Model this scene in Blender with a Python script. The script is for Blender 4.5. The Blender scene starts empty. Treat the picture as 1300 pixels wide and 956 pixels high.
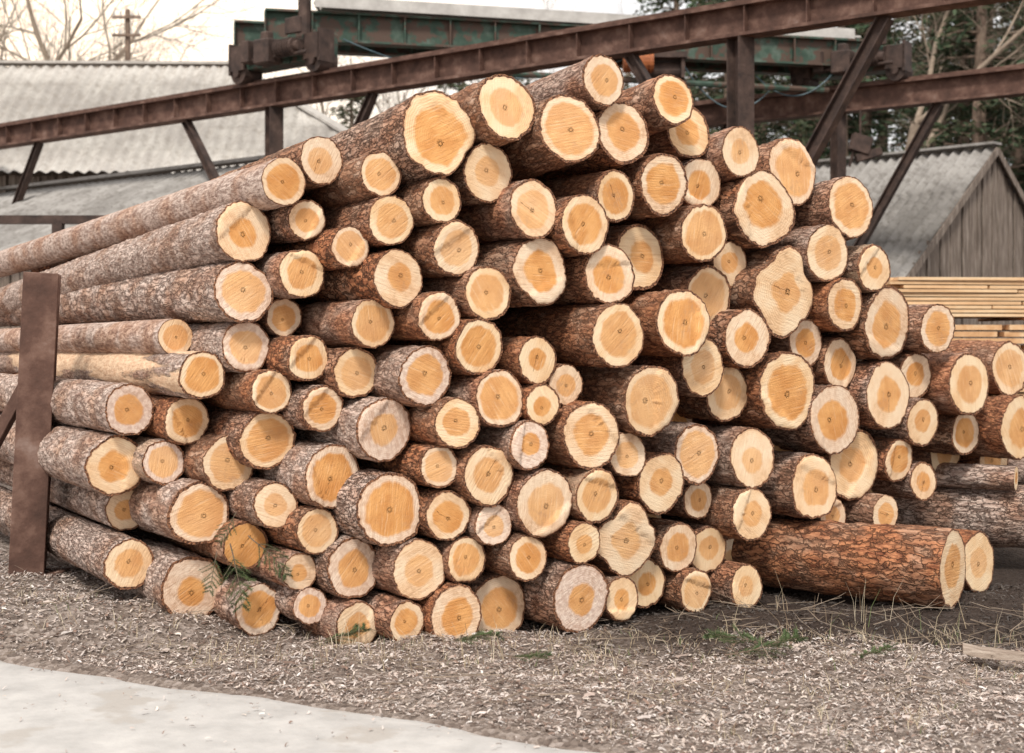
import bpy, math, random
import numpy as np
from mathutils import Vector, Matrix, Quaternion
random.seed(4); RNG=np.random.default_rng(11)
scene=bpy.context.scene; col=scene.collection
F=1805.0; EYE=1.55
scene.view_settings.view_transform='Standard'; scene.view_settings.look='None'; scene.view_settings.exposure=0

# ---------------------------------------------------------------- helpers
def loc(b,e,Y):            # image pixel column b and row e, unprojected to depth Y -> scene metres
    return Vector(((b-650)/F*Y, Y, EYE+(433-e)/F*Y))
def meta(o,label=None,cat=None,group=None,kind=None):
    if label:o["label"]=label
    if cat:o["category"]=cat
    if group:o["group"]=group
    if kind:o["kind"]=kind
    return o
def np_mesh(name,verts,quads,mat,smooth=False,attrs=None,extra=None):
    me=bpy.data.meshes.new(name)
    verts=np.asarray(verts,dtype=np.float32); me.vertices.add(len(verts)); me.vertices.foreach_set("co",verts.ravel())
    loops=[];starts=[];n=0
    for q in ([quads] if extra is None else [quads]+extra):
        q=np.asarray(q,dtype=np.int32)
        if q.size==0: continue
        starts.append(n+np.arange(len(q))*q.shape[1]); loops.append(q.ravel()); n+=q.size
    loops=np.concatenate(loops);starts=np.concatenate(starts)
    me.loops.add(n);me.loops.foreach_set("vertex_index",loops.astype(np.int32))
    me.polygons.add(len(starts));me.polygons.foreach_set("loop_start",starts.astype(np.int32))
    if smooth: me.polygons.foreach_set("use_smooth",np.ones(len(starts),dtype=bool))
    if attrs:
        for k,v in attrs.items():
            v=np.asarray(v,dtype=np.float32)
            if v.ndim==1:
                a=me.attributes.new(k,'FLOAT','POINT');a.data.foreach_set("value",v)
            else:
                a=me.attributes.new(k,'FLOAT_COLOR','POINT');a.data.foreach_set("color",v.ravel())
    me.update(calc_edges=True); me.validate()
    if mat: me.materials.append(mat)
    return me
def add(name,me,parent=None,plocal=True):
    o=bpy.data.objects.new(name,me);col.objects.link(o)
    if parent is not None:
        o.parent=parent
        if not plocal: o.matrix_parent_inverse=Matrix.Translation(parent.location).inverted()
    return o
def empty(name,p):
    o=bpy.data.objects.new(name,None);o.location=p;o.empty_display_size=.3;col.objects.link(o);return o
class MB:
    def __init__(s): s.v=[];s.f=[]
    def box(s,c,size,M=None,taper=None):
        b=len(s.v);c=Vector(c)
        for x in(-.5,.5):
            for y in(-.5,.5):
                for z in(-.5,.5):
                    p=Vector((x*size[0],y*size[1],z*size[2]))
                    if M is not None:p=M@p
                    s.v.append(tuple(c+p))
        for q in((0,1,3,2),(4,6,7,5),(0,4,5,1),(2,3,7,6),(0,2,6,4),(1,5,7,3)): s.f.append(tuple(b+i for i in q))
    def bar(s,p0,p1,w,h,up=Vector((0,0,1))):
        p0=Vector(p0);p1=Vector(p1);d=(p1-p0);L=d.length;d.normalize()
        x=d.cross(up)
        if x.length<1e-3:x=d.cross(Vector((1,0,0)))
        x.normalize();z=x.cross(d)
        M=Matrix((x,d,z)).transposed()
        s.box((p0+p1)/2,(w,L,h),M)
    def ibeam(s,p0,p1,w,h,t=.03,up=Vector((0,0,1))):
        p0=Vector(p0);p1=Vector(p1);d=(p1-p0).normalized();x=d.cross(up)
        if x.length<1e-3:x=d.cross(Vector((1,0,0)))
        x.normalize();z=x.cross(d)
        s.bar(p0+z*(h/2-t/2),p1+z*(h/2-t/2),w,t,up);s.bar(p0-z*(h/2-t/2),p1-z*(h/2-t/2),w,t,up)
        s.bar(p0,p1,t*.8,h-2*t,up)
    def tube(s,p0,p1,r0,r1,n=8,caps=True):
        p0=Vector(p0);p1=Vector(p1);d=(p1-p0).normalized()
        x=d.orthogonal().normalized();y=d.cross(x);b=len(s.v)
        for p,r in((p0,r0),(p1,r1)):
            for i in range(n):
                a=2*math.pi*i/n;s.v.append(tuple(p+x*math.cos(a)*r+y*math.sin(a)*r))
        for i in range(n):
            j=(i+1)%n;s.f.append((b+i,b+j,b+n+j,b+n+i))
        if caps:
            s.f.append(tuple(b+n-1-i for i in range(n)));s.f.append(tuple(b+n+i for i in range(n)))
    def mesh(s,name,mat,smooth=False,bevel=0):
        me=bpy.data.meshes.new(name);me.from_pydata(s.v,[],s.f);me.update()
        if smooth:
            for p in me.polygons:p.use_smooth=True
        me.materials.append(mat);return me
def part(name,mb,mat,parent,smooth=False,label=None,bevel=0):
    o=add(name,mb.mesh(name,mat,smooth),parent,False)
    if label:o["label"]=label
    if bevel:
        m=o.modifiers.new("bevel",'BEVEL');m.width=bevel;m.segments=1
    return o

# ---------------------------------------------------------------- material helpers
class NT:
    def __init__(s,name):
        s.m=bpy.data.materials.new(name);s.m.use_nodes=True;s.t=s.m.node_tree;s.t.nodes.clear()
        s.out=s.n('ShaderNodeOutputMaterial');s.b=s.n('ShaderNodeBsdfPrincipled')
        s.t.links.new(s.b.outputs[0],s.out.inputs[0])
        s.b.inputs['Roughness'].default_value=.85
        s.b.inputs['Specular IOR Level'].default_value=.25
    def n(s,t,**k):
        x=s.t.nodes.new(t)
        for a,b in k.items():setattr(x,a,b)
        return x
    def set(s,inp,v):
        if isinstance(v,bpy.types.NodeSocket): s.t.links.new(v,inp)
        else: inp.default_value=v
    def math(s,op,a,b=0.,c=None,clamp=False):
        x=s.n('ShaderNodeMath',operation=op);x.use_clamp=clamp
        s.set(x.inputs[0],a);s.set(x.inputs[1],b)
        if c is not None:s.set(x.inputs[2],c)
        return x.outputs[0]
    def vm(s,op,a,b):
        x=s.n('ShaderNodeVectorMath',operation=op);s.set(x.inputs[0],a)
        if op=='SCALE': s.set(x.inputs[3],b)
        else: s.set(x.inputs[1],b)
        return x.outputs[0]
    def noise(s,v,scale,detail=3,rough=.55):
        x=s.n('ShaderNodeTexNoise')
        if v is not None:s.set(x.inputs['Vector'],v)
        x.inputs['Scale'].default_value=scale;x.inputs['Detail'].default_value=detail;x.inputs['Roughness'].default_value=rough
        return x.outputs[0]
    def ss(s,v,a,b,lo=0.,hi=1.):
        x=s.n('ShaderNodeMapRange',interpolation_type='SMOOTHSTEP');s.set(x.inputs[0],v);s.set(x.inputs[1],a);s.set(x.inputs[2],b);s.set(x.inputs[3],lo);s.set(x.inputs[4],hi);return x.outputs[0]
    def mix(s,f,a,b,mode='MIX'):
        x=s.n('ShaderNodeMix',data_type='RGBA',blend_type=mode)
        s.set(x.inputs[0],f)
        for i,v in((6,a),(7,b)):
            if isinstance(v,tuple) and len(v)==3:v=v+(1,)
            s.set(x.inputs[i],v)
        return x.outputs[2]
    def ramp(s,f,stops):
        x=s.n('ShaderNodeValToRGB');s.set(x.inputs[0],f);e=x.color_ramp.elements
        while len(e)<len(stops):e.new(.5)
        for i,(p,c) in enumerate(stops):e[i].position=p;e[i].color=c+(1,)
        return x.outputs[0]
    def attr(s,name): return s.n('ShaderNodeAttribute',attribute_name=name).outputs['Fac']
    def acol(s,name): return s.n('ShaderNodeAttribute',attribute_name=name).outputs['Color']
    def obj(s): return s.n('ShaderNodeTexCoord').outputs['Object']
    def map(s,v,sc=(1,1,1),rot=(0,0,0)):
        x=s.n('ShaderNodeMapping');s.set(x.inputs[0],v);x.inputs['Scale'].default_value=sc;x.inputs['Rotation'].default_value=rot;return x.outputs[0]
    def bump(s,h,dist=.01,strength=1.):
        x=s.n('ShaderNodeBump');s.set(x.inputs['Height'],h);x.inputs['Distance'].default_value=dist;x.inputs['Strength'].default_value=strength
        s.t.links.new(x.outputs[0],s.b.inputs['Normal'])
    def col(s,c): s.set(s.b.inputs['Base Color'],c if not isinstance(c,tuple) else c+(1,))

def mat_cut():
    m=NT("sawn_pine_end");p=m.obj();sd=m.attr("seed")
    c=m.n('ShaderNodeCombineXYZ');m.set(c.inputs[0],m.math('MULTIPLY',sd,3.7));m.set(c.inputs[1],m.math('MULTIPLY',sd,1.9));m.set(c.inputs[2],sd)
    q=m.vm('ADD',p,c.outputs[0]);t=m.attr("t")
    n1=m.noise(q,9,2);n2=m.noise(q,40,3);n3=m.noise(q,5,2);n4=m.noise(q,90,2)
    tt=m.math('ADD',t,m.math('ADD',m.math('MULTIPLY',m.math('SUBTRACT',n1,.5),.24),m.math('MULTIPLY',m.math('SUBTRACT',n2,.5),.06)))
    h=m.attr("heart")
    sapm=m.ss(tt,m.math('SUBTRACT',h,.07),m.math('ADD',h,.05))
    heart=m.mix(m.ss(n1,.3,.7),(.66,.30,.095),(.82,.43,.16))
    sap=m.mix(m.ss(n3,.35,.65),(.93,.73,.49),(.88,.60,.34))
    heart=m.mix(m.attr("pale"),heart,m.mix(.5,heart,sap))
    gsap=m.mix(m.ss(n2,.35,.65),(.86,.72,.63),(.64,.48,.41))
    sap=m.mix(m.attr("grey"),sap,gsap)
    cc=m.mix(sapm,heart,sap)
    # growth rings
    ph=m.math('ADD',m.math('MULTIPLY',t,m.math('MULTIPLY_ADD',h,40.,85.)),m.math('MULTIPLY',n1,4.))
    ring=m.math('MULTIPLY_ADD',m.math('SINE',ph),.5,.5)
    cc=m.mix(m.math('MULTIPLY',m.math('POWER',ring,2.),m.ss(n3,.3,.7,.24,.52)),cc,m.mix(.6,cc,(.48,.19,.06)))
    # saw marks
    saw=m.noise(m.map(q,(7,95,7)),1.,3,.65)
    cc=m.mix(m.math('MULTIPLY',m.ss(saw,.45,.70,0.,1.),m.attr("saw")),cc,m.mix(.5,cc,(.46,.21,.08)))
    cc=m.mix(m.ss(saw,.45,.28,0.,.25),cc,(.95,.78,.55))
    # grime patches
    cc=m.mix(m.math('MULTIPLY',m.ss(n3,.50,.75),m.ss(n2,.4,.68,.05,.5)),cc,(.46,.27,.16))
    # drying check
    sx=m.n('ShaderNodeSeparateXYZ');m.set(sx.inputs[0],p)
    d=m.math('ABSOLUTE',m.math('ADD',sx.outputs[1],m.math('MULTIPLY',m.math('SUBTRACT',n2,.5),.03)))
    ck=m.math('MULTIPLY',m.math('LESS_THAN',d,m.math('MULTIPLY',m.attr("crack"),.0018)),m.math('GREATER_THAN',m.math('SUBTRACT',.55,t),0.))
    ck=m.math('MULTIPLY',ck,m.math('GREATER_THAN',sx.outputs[0],-.02))
    cc=m.mix(m.math('MULTIPLY',ck,.8),cc,(.22,.09,.03))
    cc=m.mix(m.math('MULTIPLY',m.ss(t,.0,.035,.45,0.),m.ss(n1,.4,.55)),cc,(.30,.13,.04))
    # cambium and bark
    bt=m.attr("bark")
    te=m.math('ADD',t,m.math('MULTIPLY',m.math('SUBTRACT',n2,.5),.08))
    e0=m.math('SUBTRACT',.985,bt)
    bm=m.ss(te,e0,m.math('ADD',e0,.012))
    barkc=m.mix(m.ss(n4,.35,.65),(.08,.037,.024),(.36,.17,.09))
    cam=m.math('MULTIPLY',m.ss(te,m.math('SUBTRACT',e0,.05),e0),.3)
    cc=m.mix(cam,cc,(.55,.27,.14))
    cc=m.mix(bm,cc,barkc)
    m.col(cc);m.b.inputs['Roughness'].default_value=.75
    hh=m.math('ADD',m.math('MULTIPLY',saw,.7),m.math('ADD',m.math('MULTIPLY',n4,.5),m.math('MULTIPLY',m.math('MULTIPLY',bm,n4),2.5)))
    m.bump(hh,.007,.8)
    return m.m
def mat_bark():
    m=NT("pine_bark");p=m.obj();sd=m.attr("seed")
    c=m.n('ShaderNodeCombineXYZ');m.set(c.inputs[0],m.math('MULTIPLY',sd,2.7));m.set(c.inputs[1],m.math('MULTIPLY',sd,4.9));m.set(c.inputs[2],sd)
    q0=m.vm('ADD',p,c.outputs[0]);q=m.vm('SCALE',q0,m.attr("scale"))
    w=m.n('ShaderNodeTexNoise');m.set(w.inputs['Vector'],q);w.inputs['Scale'].default_value=16;w.inputs['Detail'].default_value=4;w.inputs['Roughness'].default_value=.6
    qd=m.vm('ADD',m.map(q,(1,1,.24)),m.vm('SCALE',w.outputs['Color'],.075))
    v=m.n('ShaderNodeTexVoronoi',feature='DISTANCE_TO_EDGE');m.set(v.inputs['Vector'],qd);v.inputs['Scale'].default_value=34
    v3=m.n('ShaderNodeTexVoronoi',feature='F1');m.set(v3.inputs['Vector'],qd);v3.inputs['Scale'].default_value=34
    n0=m.noise(m.map(q,(1,1,.18)),26,3,.6)
    fur=m.math('MULTIPLY',m.ss(v.outputs['Distance'],-.03,.14),m.ss(n0,.30,.48,.25,1.))
    rough=m.attr("rough")
    fur=m.math('ADD',m.math('MULTIPLY',fur,rough),m.math('SUBTRACT',1.,rough))
    n1=m.noise(q0,3.5,2);n2=m.noise(m.map(q,(1,1,.4)),48,4,.68);n3=m.noise(m.map(q,(1,1,.4)),130,2,.6)
    sep=m.n('ShaderNodeSeparateColor');m.set(sep.inputs[0],v3.outputs['Color'])
    plate=m.ramp(m.math('ADD',m.math('MULTIPLY',n2,.66),m.math('MULTIPLY',sep.outputs[0],.34)),[(.25,(.14,.072,.045)),(.43,(.28,.148,.092)),(.60,(.45,.28,.19)),(.8,(.66,.50,.40))])
    red=m.mix(m.ss(n2,.33,.65),(.19,.062,.03),(.58,.25,.12))
    plate=m.mix(m.math('MULTIPLY',m.ss(n1,.35,.60,.15,.95),m.attr("red")),plate,red)
    gry=m.mix(m.ss(n2,.35,.65),(.32,.22,.18),(.76,.61,.53))
    plate=m.mix(m.math('MULTIPLY',m.ss(n1,.65,.40,.25,.95),m.attr("grey")),plate,gry)
    cc=m.mix(fur,(.062,.032,.021),plate)
    pl=m.math('MULTIPLY',m.attr("peel"),m.ss(m.math('ADD',m.noise(m.map(q0,(1,1,.10)),6,2),m.math('MULTIPLY',n2,.12)),.53,.57))
    cc=m.mix(pl,cc,m.mix(m.ss(n2,.3,.7),(.82,.61,.42),(.58,.36,.23)))
    m.col(cc);m.b.inputs['Roughness'].default_value=.88
    hh=m.math('ADD',m.math('MULTIPLY',fur,1.),m.math('ADD',m.math('MULTIPLY',n2,.9),m.math('MULTIPLY',n3,.35)))
    hh=m.math('MULTIPLY',hh,m.math('SUBTRACT',1.,m.math('MULTIPLY',pl,.7)))
    m.bump(hh,.012,1.)
    return m.m
def mat_simple(name,stops,scale=6,detail=5,bump=.01,rough=.85,sc=(1,1,1),metal=0,spots=None):
    m=NT(name);q=m.map(m.obj(),sc);n=m.noise(q,scale,detail,.62);c=m.ramp(n,stops)
    if spots:
        n2=m.noise(q,spots[0],4,.6);c=m.mix(m.ss(n2,spots[1],spots[1]+.08),c,spots[2])
    m.col(c);m.b.inputs['Roughness'].default_value=rough;m.b.inputs['Metallic'].default_value=metal
    if bump:m.bump(m.noise(q,scale*6,4),bump,.8)
    return m.m
CUT=mat_cut();BARK=mat_bark()
RUST=mat_simple("rusty_steel",[(.25,(.05,.028,.022)),(.5,(.115,.062,.047)),(.62,(.18,.105,.08)),(.8,(.28,.20,.17))],5,6,.006,.75)
DARKST=mat_simple("dark_rusty_steel",[(.3,(.03,.022,.02)),(.6,(.085,.055,.045)),(.8,(.16,.11,.09))],6,6,.006,.7)
GREEN=mat_simple("weathered_green_paint",[(.25,(.022,.042,.032)),(.5,(.05,.085,.064)),(.75,(.14,.18,.15))],4,6,.004,.6,spots=(5,.47,(.10,.065,.05)))
PALE=mat_simple("pale_weathered_plate",[(.3,(.38,.36,.34)),(.7,(.62,.6,.57))],4,5,.003,.7)
ORANGE=mat_simple("rusty_orange_paint",[(.3,(.16,.05,.025)),(.6,(.42,.14,.05)),(.8,(.5,.25,.12))],9,5,.003,.6)
PLANK=mat_simple("weathered_planks",[(.25,(.07,.055,.045)),(.5,(.21,.165,.135)),(.75,(.42,.36,.31))],9,6,.006,.9,sc=(3,3,.25))
def mat_lumb():
    m=NT("fresh_lumber");p=m.obj();n=m.noise(m.map(p,(.5,3,30)),1.6,3);n2=m.noise(p,14,3)
    cc=m.ramp(m.math('ADD',m.math('MULTIPLY',n,.8),m.math('MULTIPLY',n2,.2)),[(.3,(.50,.29,.15)),(.5,(.74,.49,.28)),(.7,(.86,.67,.45))]);m.col(cc);m.bump(n2,.003,.5);return m.m
LUMB=mat_lumb()
LUMB2=mat_simple("orange_toned_beam",[(.3,(.50,.26,.12)),(.5,(.70,.42,.22)),(.7,(.82,.60,.38))],6,4,.002,.8)
CONC=mat_simple("pale_concrete",[(.3,(.40,.385,.37)),(.6,(.52,.50,.48)),(.8,(.60,.58,.55))],5,8,.004,.9,spots=(2.2,.56,(.42,.39,.36)))
NEED=mat_simple("green_needles",[(.3,(.05,.085,.035)),(.7,(.13,.17,.07))],6,3,0,.7)
TRUNK=mat_simple("tree_bark",[(.3,(.12,.085,.065)),(.7,(.32,.23,.175))],5,5,.01,.9)
BARE=mat_simple("bare_twig_bark",[(.3,(.20,.15,.11)),(.7,(.40,.32,.25))],5,4,0,.9)
def mat_roof(name,a,b,c):
    m=NT(name);p=m.obj();n=m.noise(p,1.1,5,.6);n2=m.noise(p,9,4,.65);n3=m.noise(p,3,3)
    cc=m.mix(m.ss(n,.35,.65),a,b);cc=m.mix(m.ss(n2,.45,.7,0.,.6),cc,c);cc=m.mix(m.ss(n3,.55,.7,0.,.4),cc,c);m.col(cc);m.b.inputs['Roughness'].default_value=.9;m.bump(n2,.006,.5);return m.m
ROOF=mat_roof("fibre_cement_roof",(.24,.225,.21),(.37,.35,.33),(.14,.125,.11))
ROOF2=mat_roof("haze_lightened_cement_roof",(.43,.40,.37),(.55,.52,.48),(.32,.285,.25))  # paler, warmer roof colours standing in for the haze over this shed
def mat_attrcol(name,rough=.9,trans=0):
    m=NT(name);n=m.noise(m.obj(),60,3);m.col(m.mix(m.ss(n,.3,.7,.0,.45),m.acol("tint"),m.mix(.5,m.acol("tint"),(.03,.02,.015))));m.b.inputs['Roughness'].default_value=rough;return m.m
CHIP=mat_attrcol("bark_chip_tint");LEAF=mat_attrcol("foliage_tint",.7)
def mat_ground():
    m=NT("chip_littered_soil");p=m.obj();n=m.noise(p,1.3,5);n2=m.noise(p,28,6,.7)
    v=m.n('ShaderNodeTexVoronoi',feature='F1');m.set(v.inputs['Vector'],p);v.inputs['Scale'].default_value=38
    sp=m.n('ShaderNodeSeparateColor');m.set(sp.inputs[0],v.outputs['Color'])
    c=m.ramp(m.math('ADD',m.math('MULTIPLY',n2,.6),m.math('MULTIPLY',sp.outputs[0],.4)),[(.25,(.12,.09,.075)),(.5,(.28,.225,.19)),(.7,(.44,.37,.33)),(.9,(.56,.48,.43))])
    c=m.mix(m.ss(n,.3,.7,.0,.4),c,(.19,.14,.115))
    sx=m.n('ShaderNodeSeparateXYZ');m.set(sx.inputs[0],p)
    dk=m.math('MULTIPLY',m.ss(m.math('ADD',sx.outputs[1],m.math('MULTIPLY',n,.6)),7.1,7.7),m.ss(sx.outputs[0],-.1,.9))  # shade around the big right-hand log, painted into the soil colour
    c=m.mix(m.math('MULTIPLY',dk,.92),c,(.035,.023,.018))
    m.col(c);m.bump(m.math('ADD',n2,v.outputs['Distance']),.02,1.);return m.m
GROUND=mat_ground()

# ---------------------------------------------------------------- ground
PA=Vector((-2.52,7.01));PD=Vector((.876,-.482));PN=Vector((-.482,-.876))
def sstep(x): x=np.clip(x,0,1);return x*x*(3-2*x)
def hgt(x,y):
    x=np.asarray(x,float);y=np.asarray(y,float)
    s=(x-PA.x)*PN.x+(y-PA.y)*PN.y
    m=sstep(-s/.25)
    near=np.exp(-((x/12)**2+((y-8)/8)**2))
    z=.15*sstep((-.9-x)/1.1)*sstep((y-6.9)/.6)
    z=z+near*(.018*np.sin(3.1*x+1.3*y)+.014*np.sin(5.3*y-2.2*x+1)+.010*np.sin(11*x+7*y)+.008*np.sin(17*y-9*x))*m
    return z-.05*sstep((s+.02)/.12)
u=np.linspace(-1,1,320);gx=np.sign(u)*(np.abs(u)*7+np.abs(u)**7*500)
gy=8+gx
X,Yg=np.meshgrid(gx,gy,indexing='ij');Z=hgt(X,Yg)
n=len(gx);idx=np.arange(n*n).reshape(n,n)
q=np.stack([idx[:-1,:-1],idx[1:,:-1],idx[1:,1:],idx[:-1,1:]],-1).reshape(-1,4)
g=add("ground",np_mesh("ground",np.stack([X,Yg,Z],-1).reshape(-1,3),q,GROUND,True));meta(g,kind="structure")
NS=300;NW=30
sl=np.linspace(-25,25,NS);wl=np.linspace(0,4.2,NW)
S,W=np.meshgrid(sl,wl,indexing='ij')
ew=(.05*np.sin(S*2.3)+.03*np.sin(S*7.1)+.012*np.sin(S*23))*(W<.01)
RX=PA.x+PD.x*S+PN.x*(W+ew);RY=PA.y+PD.y*S+PN.y*(W+ew)
RZ=np.where(W<.01,-.02,.012)+.0*S
idx=np.arange(NS*NW).reshape(NS,NW);q=np.stack([idx[:-1,:-1],idx[:-1,1:],idx[1:,1:],idx[1:,:-1]],-1).reshape(-1,4)
road=add("concrete_road",np_mesh("concrete_road",np.stack([RX,RY,RZ],-1).reshape(-1,3),q,CONC,False));meta(road,kind="structure")

# ---------------------------------------------------------------- logs
LOGS="""
766 102 32 T
641 139 43 T
563 172 55 oT
721 162 44 T
855 127 32 T
791 168 39 T
877 170 34 Tb
627 227 39 s
409 212 31 T
367 235 31 LS
478 221 29 T
683 256 39 -
775 254 35 -
843 234 38 -
889 232 32 b
937 194 32 T
1001 221 43 oTb
971 268 50 o
1077 268 39 T
737 276 41 -
555 257 29 -
487 284 34 -
389 279 25 -
313 291 38 L
581 319 34 -
438 320 28 r
388 343 33 -
502 364 39 -
679 345 43 o
769 346 40 -
812 327 40 b
894 295 35 r
928 345 30 b
989 367 57 q
1049 324 37 -
1110 343 29 -
319 370 41 Lg
624 369 35 -
359 401 24 d
478 400 33 -
559 403 31 -
785 419 40 rf
871 414 41 rf
907 377 40 b
942 425 39 -
1069 388 34 r
1127 411 45 o
1189 426 32 g
223 428 23 LSd
322 442 34 g
395 459 31 r
445 476 34 s
606 442 37 r
532 484 41 g
684 462 30 r
716 489 25 d
897 463 37 -
929 493 38 b
1005 498 52 o
1025 445 33 gb
1065 471 35 b
1123 496 43 -
1164 470 31 b
1230 489 39 -
1282 471 34 b
262 481 31 LP
354 501 29 r
405 521 31 -
478 548 43 g
827 510 43 of
634 510 39 -
680 515 27 -
168 525 32 Lg
231 540 31 -
588 535 34 r
1060 533 47 go
1232 548 30 b
1168 533 31 -
1290 543 42 -
345 568 39 -
664 570 33 g
753 556 43 -
884 578 37 g
157 590 40 L
214 589 30 g
295 598 37 -
425 600 43 g
567 589 29 r
614 599 41 -
801 580 29 -
955 587 37 -
1080 583 48 ob
1143 584 28 d
1108 600 29 dd
1168 607 24 d
263 651 42 g
358 638 31 -
489 643 50 g
560 650 34 -
696 641 43 -
750 630 35 -
834 608 38 r
887 634 25 d
1035 619 40 o
1121 645 25 -
404 669 31 r
948 659 36 -
305 685 32 D
618 662 29 g
796 688 44 q
822 665 24 dd
174 720 34 LC
249 740 45 gC
448 711 40 g
742 689 26 r
583 709 31 s
526 722 40 -
670 710 29 -
862 701 31 r
905 692 32 b
391 726 25 -
331 763 34 g
391 776 25 g
455 784 33 -
507 792 28 -
580 774 39 -
631 766 40 b
740 757 44 g
790 757 28 -
816 740 31 d
882 746 27 -
945 741 28 -
1057 655 23 d
160 645 26 Ld
1196 500 30 dd
1262 505 30 dd
1200 575 30 dd
1262 585 28 dd
1085 430 30 dd
1150 520 30 dd
1000 560 32 dd
1105 555 30 dd
1075 640 28 dd
990 690 30 dd
930 710 28 dd
700 580 28 dd
650 480 26 dd
860 540 28 dd
540 360 26 dd
"""
DX=[-50,0,150,250,331,391,455,507,580,631,740,790,882,945,1100,1300]
DY=[8.25,8.12,7.76,7.54,7.43,7.36,7.29,7.24,7.33,7.42,7.6,7.83,8.12,8.32,8.85,9.5]
SEG=60
def lattice(na,nz,A,Zc):
    G=RNG.random((na,nz+2))-.5
    a=A*na;i=np.floor(a).astype(int);fa=a-i;fa=fa*fa*(3-2*fa)
    j=np.clip(np.floor(Zc).astype(int),0,nz);fz=Zc-j;fz=fz*fz*(3-2*fz)
    i0=i%na;i1=(i+1)%na;j1=np.clip(j+1,0,nz+1)
    return (G[i0,j]*(1-fa)+G[i1,j]*fa)*(1-fz)+(G[i0,j1]*(1-fa)+G[i1,j1]*fa)*fz
def make_log(center,r,L,theta,pitch,fl,long_dense=False,taper=.12,cut=None):
    seed=random.random()*20
    if long_dense: s=np.concatenate([np.arange(0,L,.045),[L]])
    else: s=np.concatenate([np.arange(0,1.6,.035),np.arange(1.6,L,.16),[L]])
    A=np.linspace(0,1,SEG,endpoint=False);AA,SS=np.meshgrid(A,s,indexing='xy')
    th=AA*2*math.pi
    R=np.ones_like(th)
    odd=2.3 if 'o' in fl else (1.05)
    for k in(2,3,4,5):
        am=odd*random.uniform(.006,.024)/math.sqrt(k);ph=random.random()*6.28
        R+=am*np.cos(k*th+ph)
    if 'q' in fl:
        R+=.085*np.cos(4*th+.4)+.035*np.cos(3*th+1)-.02*np.cos(8*th+.8)
    R*=1-taper*SS/L
    rough=.45 if 'S' in fl else 1.
    R+=rough*(.05*lattice(34,int(L/.07)+2,AA+0*SS,SS/.07)+.04*lattice(13,int(L/.25)+2,AA,SS/.25)+.055*lattice(58,int(L/.035)+2,AA,SS/.035))
    bx,by=random.uniform(-.01,.01),random.uniform(-.01,.01)
    ox,oy=random.uniform(-.14,.14)*r,random.uniform(-.14,.14)*r
    if 'o' in fl: ox*=2;oy*=2
    x=r*R*np.cos(th)+ox;y=r*R*np.sin(th)+oy
    tx,ty=random.uniform(-.08,.08),random.uniform(-.08,.08)
    if cut: tx,ty=cut
    rim0=np.stack([x[0],y[0]],-1)
    tilt=(tx*x+ty*y)*np.clip(1-SS/.35,0,1)
    z=SS+tilt
    x=x+bx*SS**2*.3;y=y+by*SS**2*.3
    V=np.stack([x,y,z],-1).reshape(-1,3)
    ns=len(s);idx=np.arange(ns*SEG).reshape(ns,SEG);nx=np.roll(idx,-1,axis=1)
    q=np.stack([idx[:-1],nx[:-1],nx[1:],idx[1:]],-1).reshape(-1,4)
    nv=len(V);cap=idx[-1][None,:]
    right=center[0]>-.6
    grey=1. if('g' in fl or 'L' in fl) else random.choice([0,.0,.1,.3,.6]);red=random.choice([.5,.8,1.,1.]) if not grey>.6 else random.uniform(.15,.6)
    if right and 'g' in fl: grey=.6;red=.5
    if 'r' in fl: red=1.;grey=.0
    if 'G' in fl: grey=.9;red=.3
    if 'L' in fl: grey=1.;red=random.uniform(.1,.35)
    peel=0.
    if 'P' in fl: peel=1.
    elif center[0]>-2 and 'G' not in fl and 'r' not in fl and random.random()<.05: peel=.5
    rg=.2 if 'S' in fl else (random.uniform(.4,.8) if 'L' in fl else random.uniform(.5,1.))
    at=dict(seed=np.full(nv,seed),scale=np.full(nv,random.uniform(.75,1.35)),grey=np.full(nv,grey),red=np.full(nv,red),rough=np.full(nv,rg),peel=np.full(nv,peel))
    me=np_mesh("log",V,q,BARK,True,at,[cap])
    o=add("log",me)
    d=Vector((-math.sin(theta)*math.cos(pitch),math.cos(theta)*math.cos(pitch),math.sin(pitch)))
    roll=random.random()*6.28 if cut is None else 0
    if 'q' in fl: roll=.25
    Q=d.to_track_quat('Z','Y')@Quaternion((0,0,1),roll)
    o.rotation_mode='QUATERNION';o.rotation_quaternion=Q
    o.location=Vector(center)-Q@Vector((ox,oy,0))
    T=np.array([.06,.14,.25,.36,.47,.58,.68,.77,.85,.9,.94,.97,1.]);nr=len(T)
    fx=rim0[None,:,0]*T[:,None];fy=rim0[None,:,1]*T[:,None]
    fz=tx*fx+ty*fy
    if 'q' in fl or 'o' in fl or random.random()<.3:
        aa=random.random()*6.28; fz=fz-np.where((fx*math.cos(aa)+fy*math.sin(aa))>.45*r,.012,0)*np.minimum(1,(1-T[:,None])*8)
    V=np.concatenate([[[0,0,0]],np.stack([fx,fy,fz],-1).reshape(-1,3)])
    t=np.concatenate([[0],np.repeat(T,SEG)])
    idx=1+np.arange(nr*SEG).reshape(nr,SEG);nx=np.roll(idx,-1,axis=1)
    q=np.stack([idx[:-1],idx[1:],nx[1:],nx[:-1]],-1).reshape(-1,4)
    tri=np.stack([np.zeros(SEG,int),idx[0],nx[0]],-1)[:,[0,2,1]]
    nv=len(V)
    gf=random.uniform(.45,.95) if 'g' in fl else random.choice([0,.1,.2,.35])
    ht=random.uniform(.45,.78)
    if 'D' in fl: ht=1.3;gf=1.
    bk=random.uniform(.035,.08)
    if 'S' in fl:bk=.03
    if r>.19:bk*=.8
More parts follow.
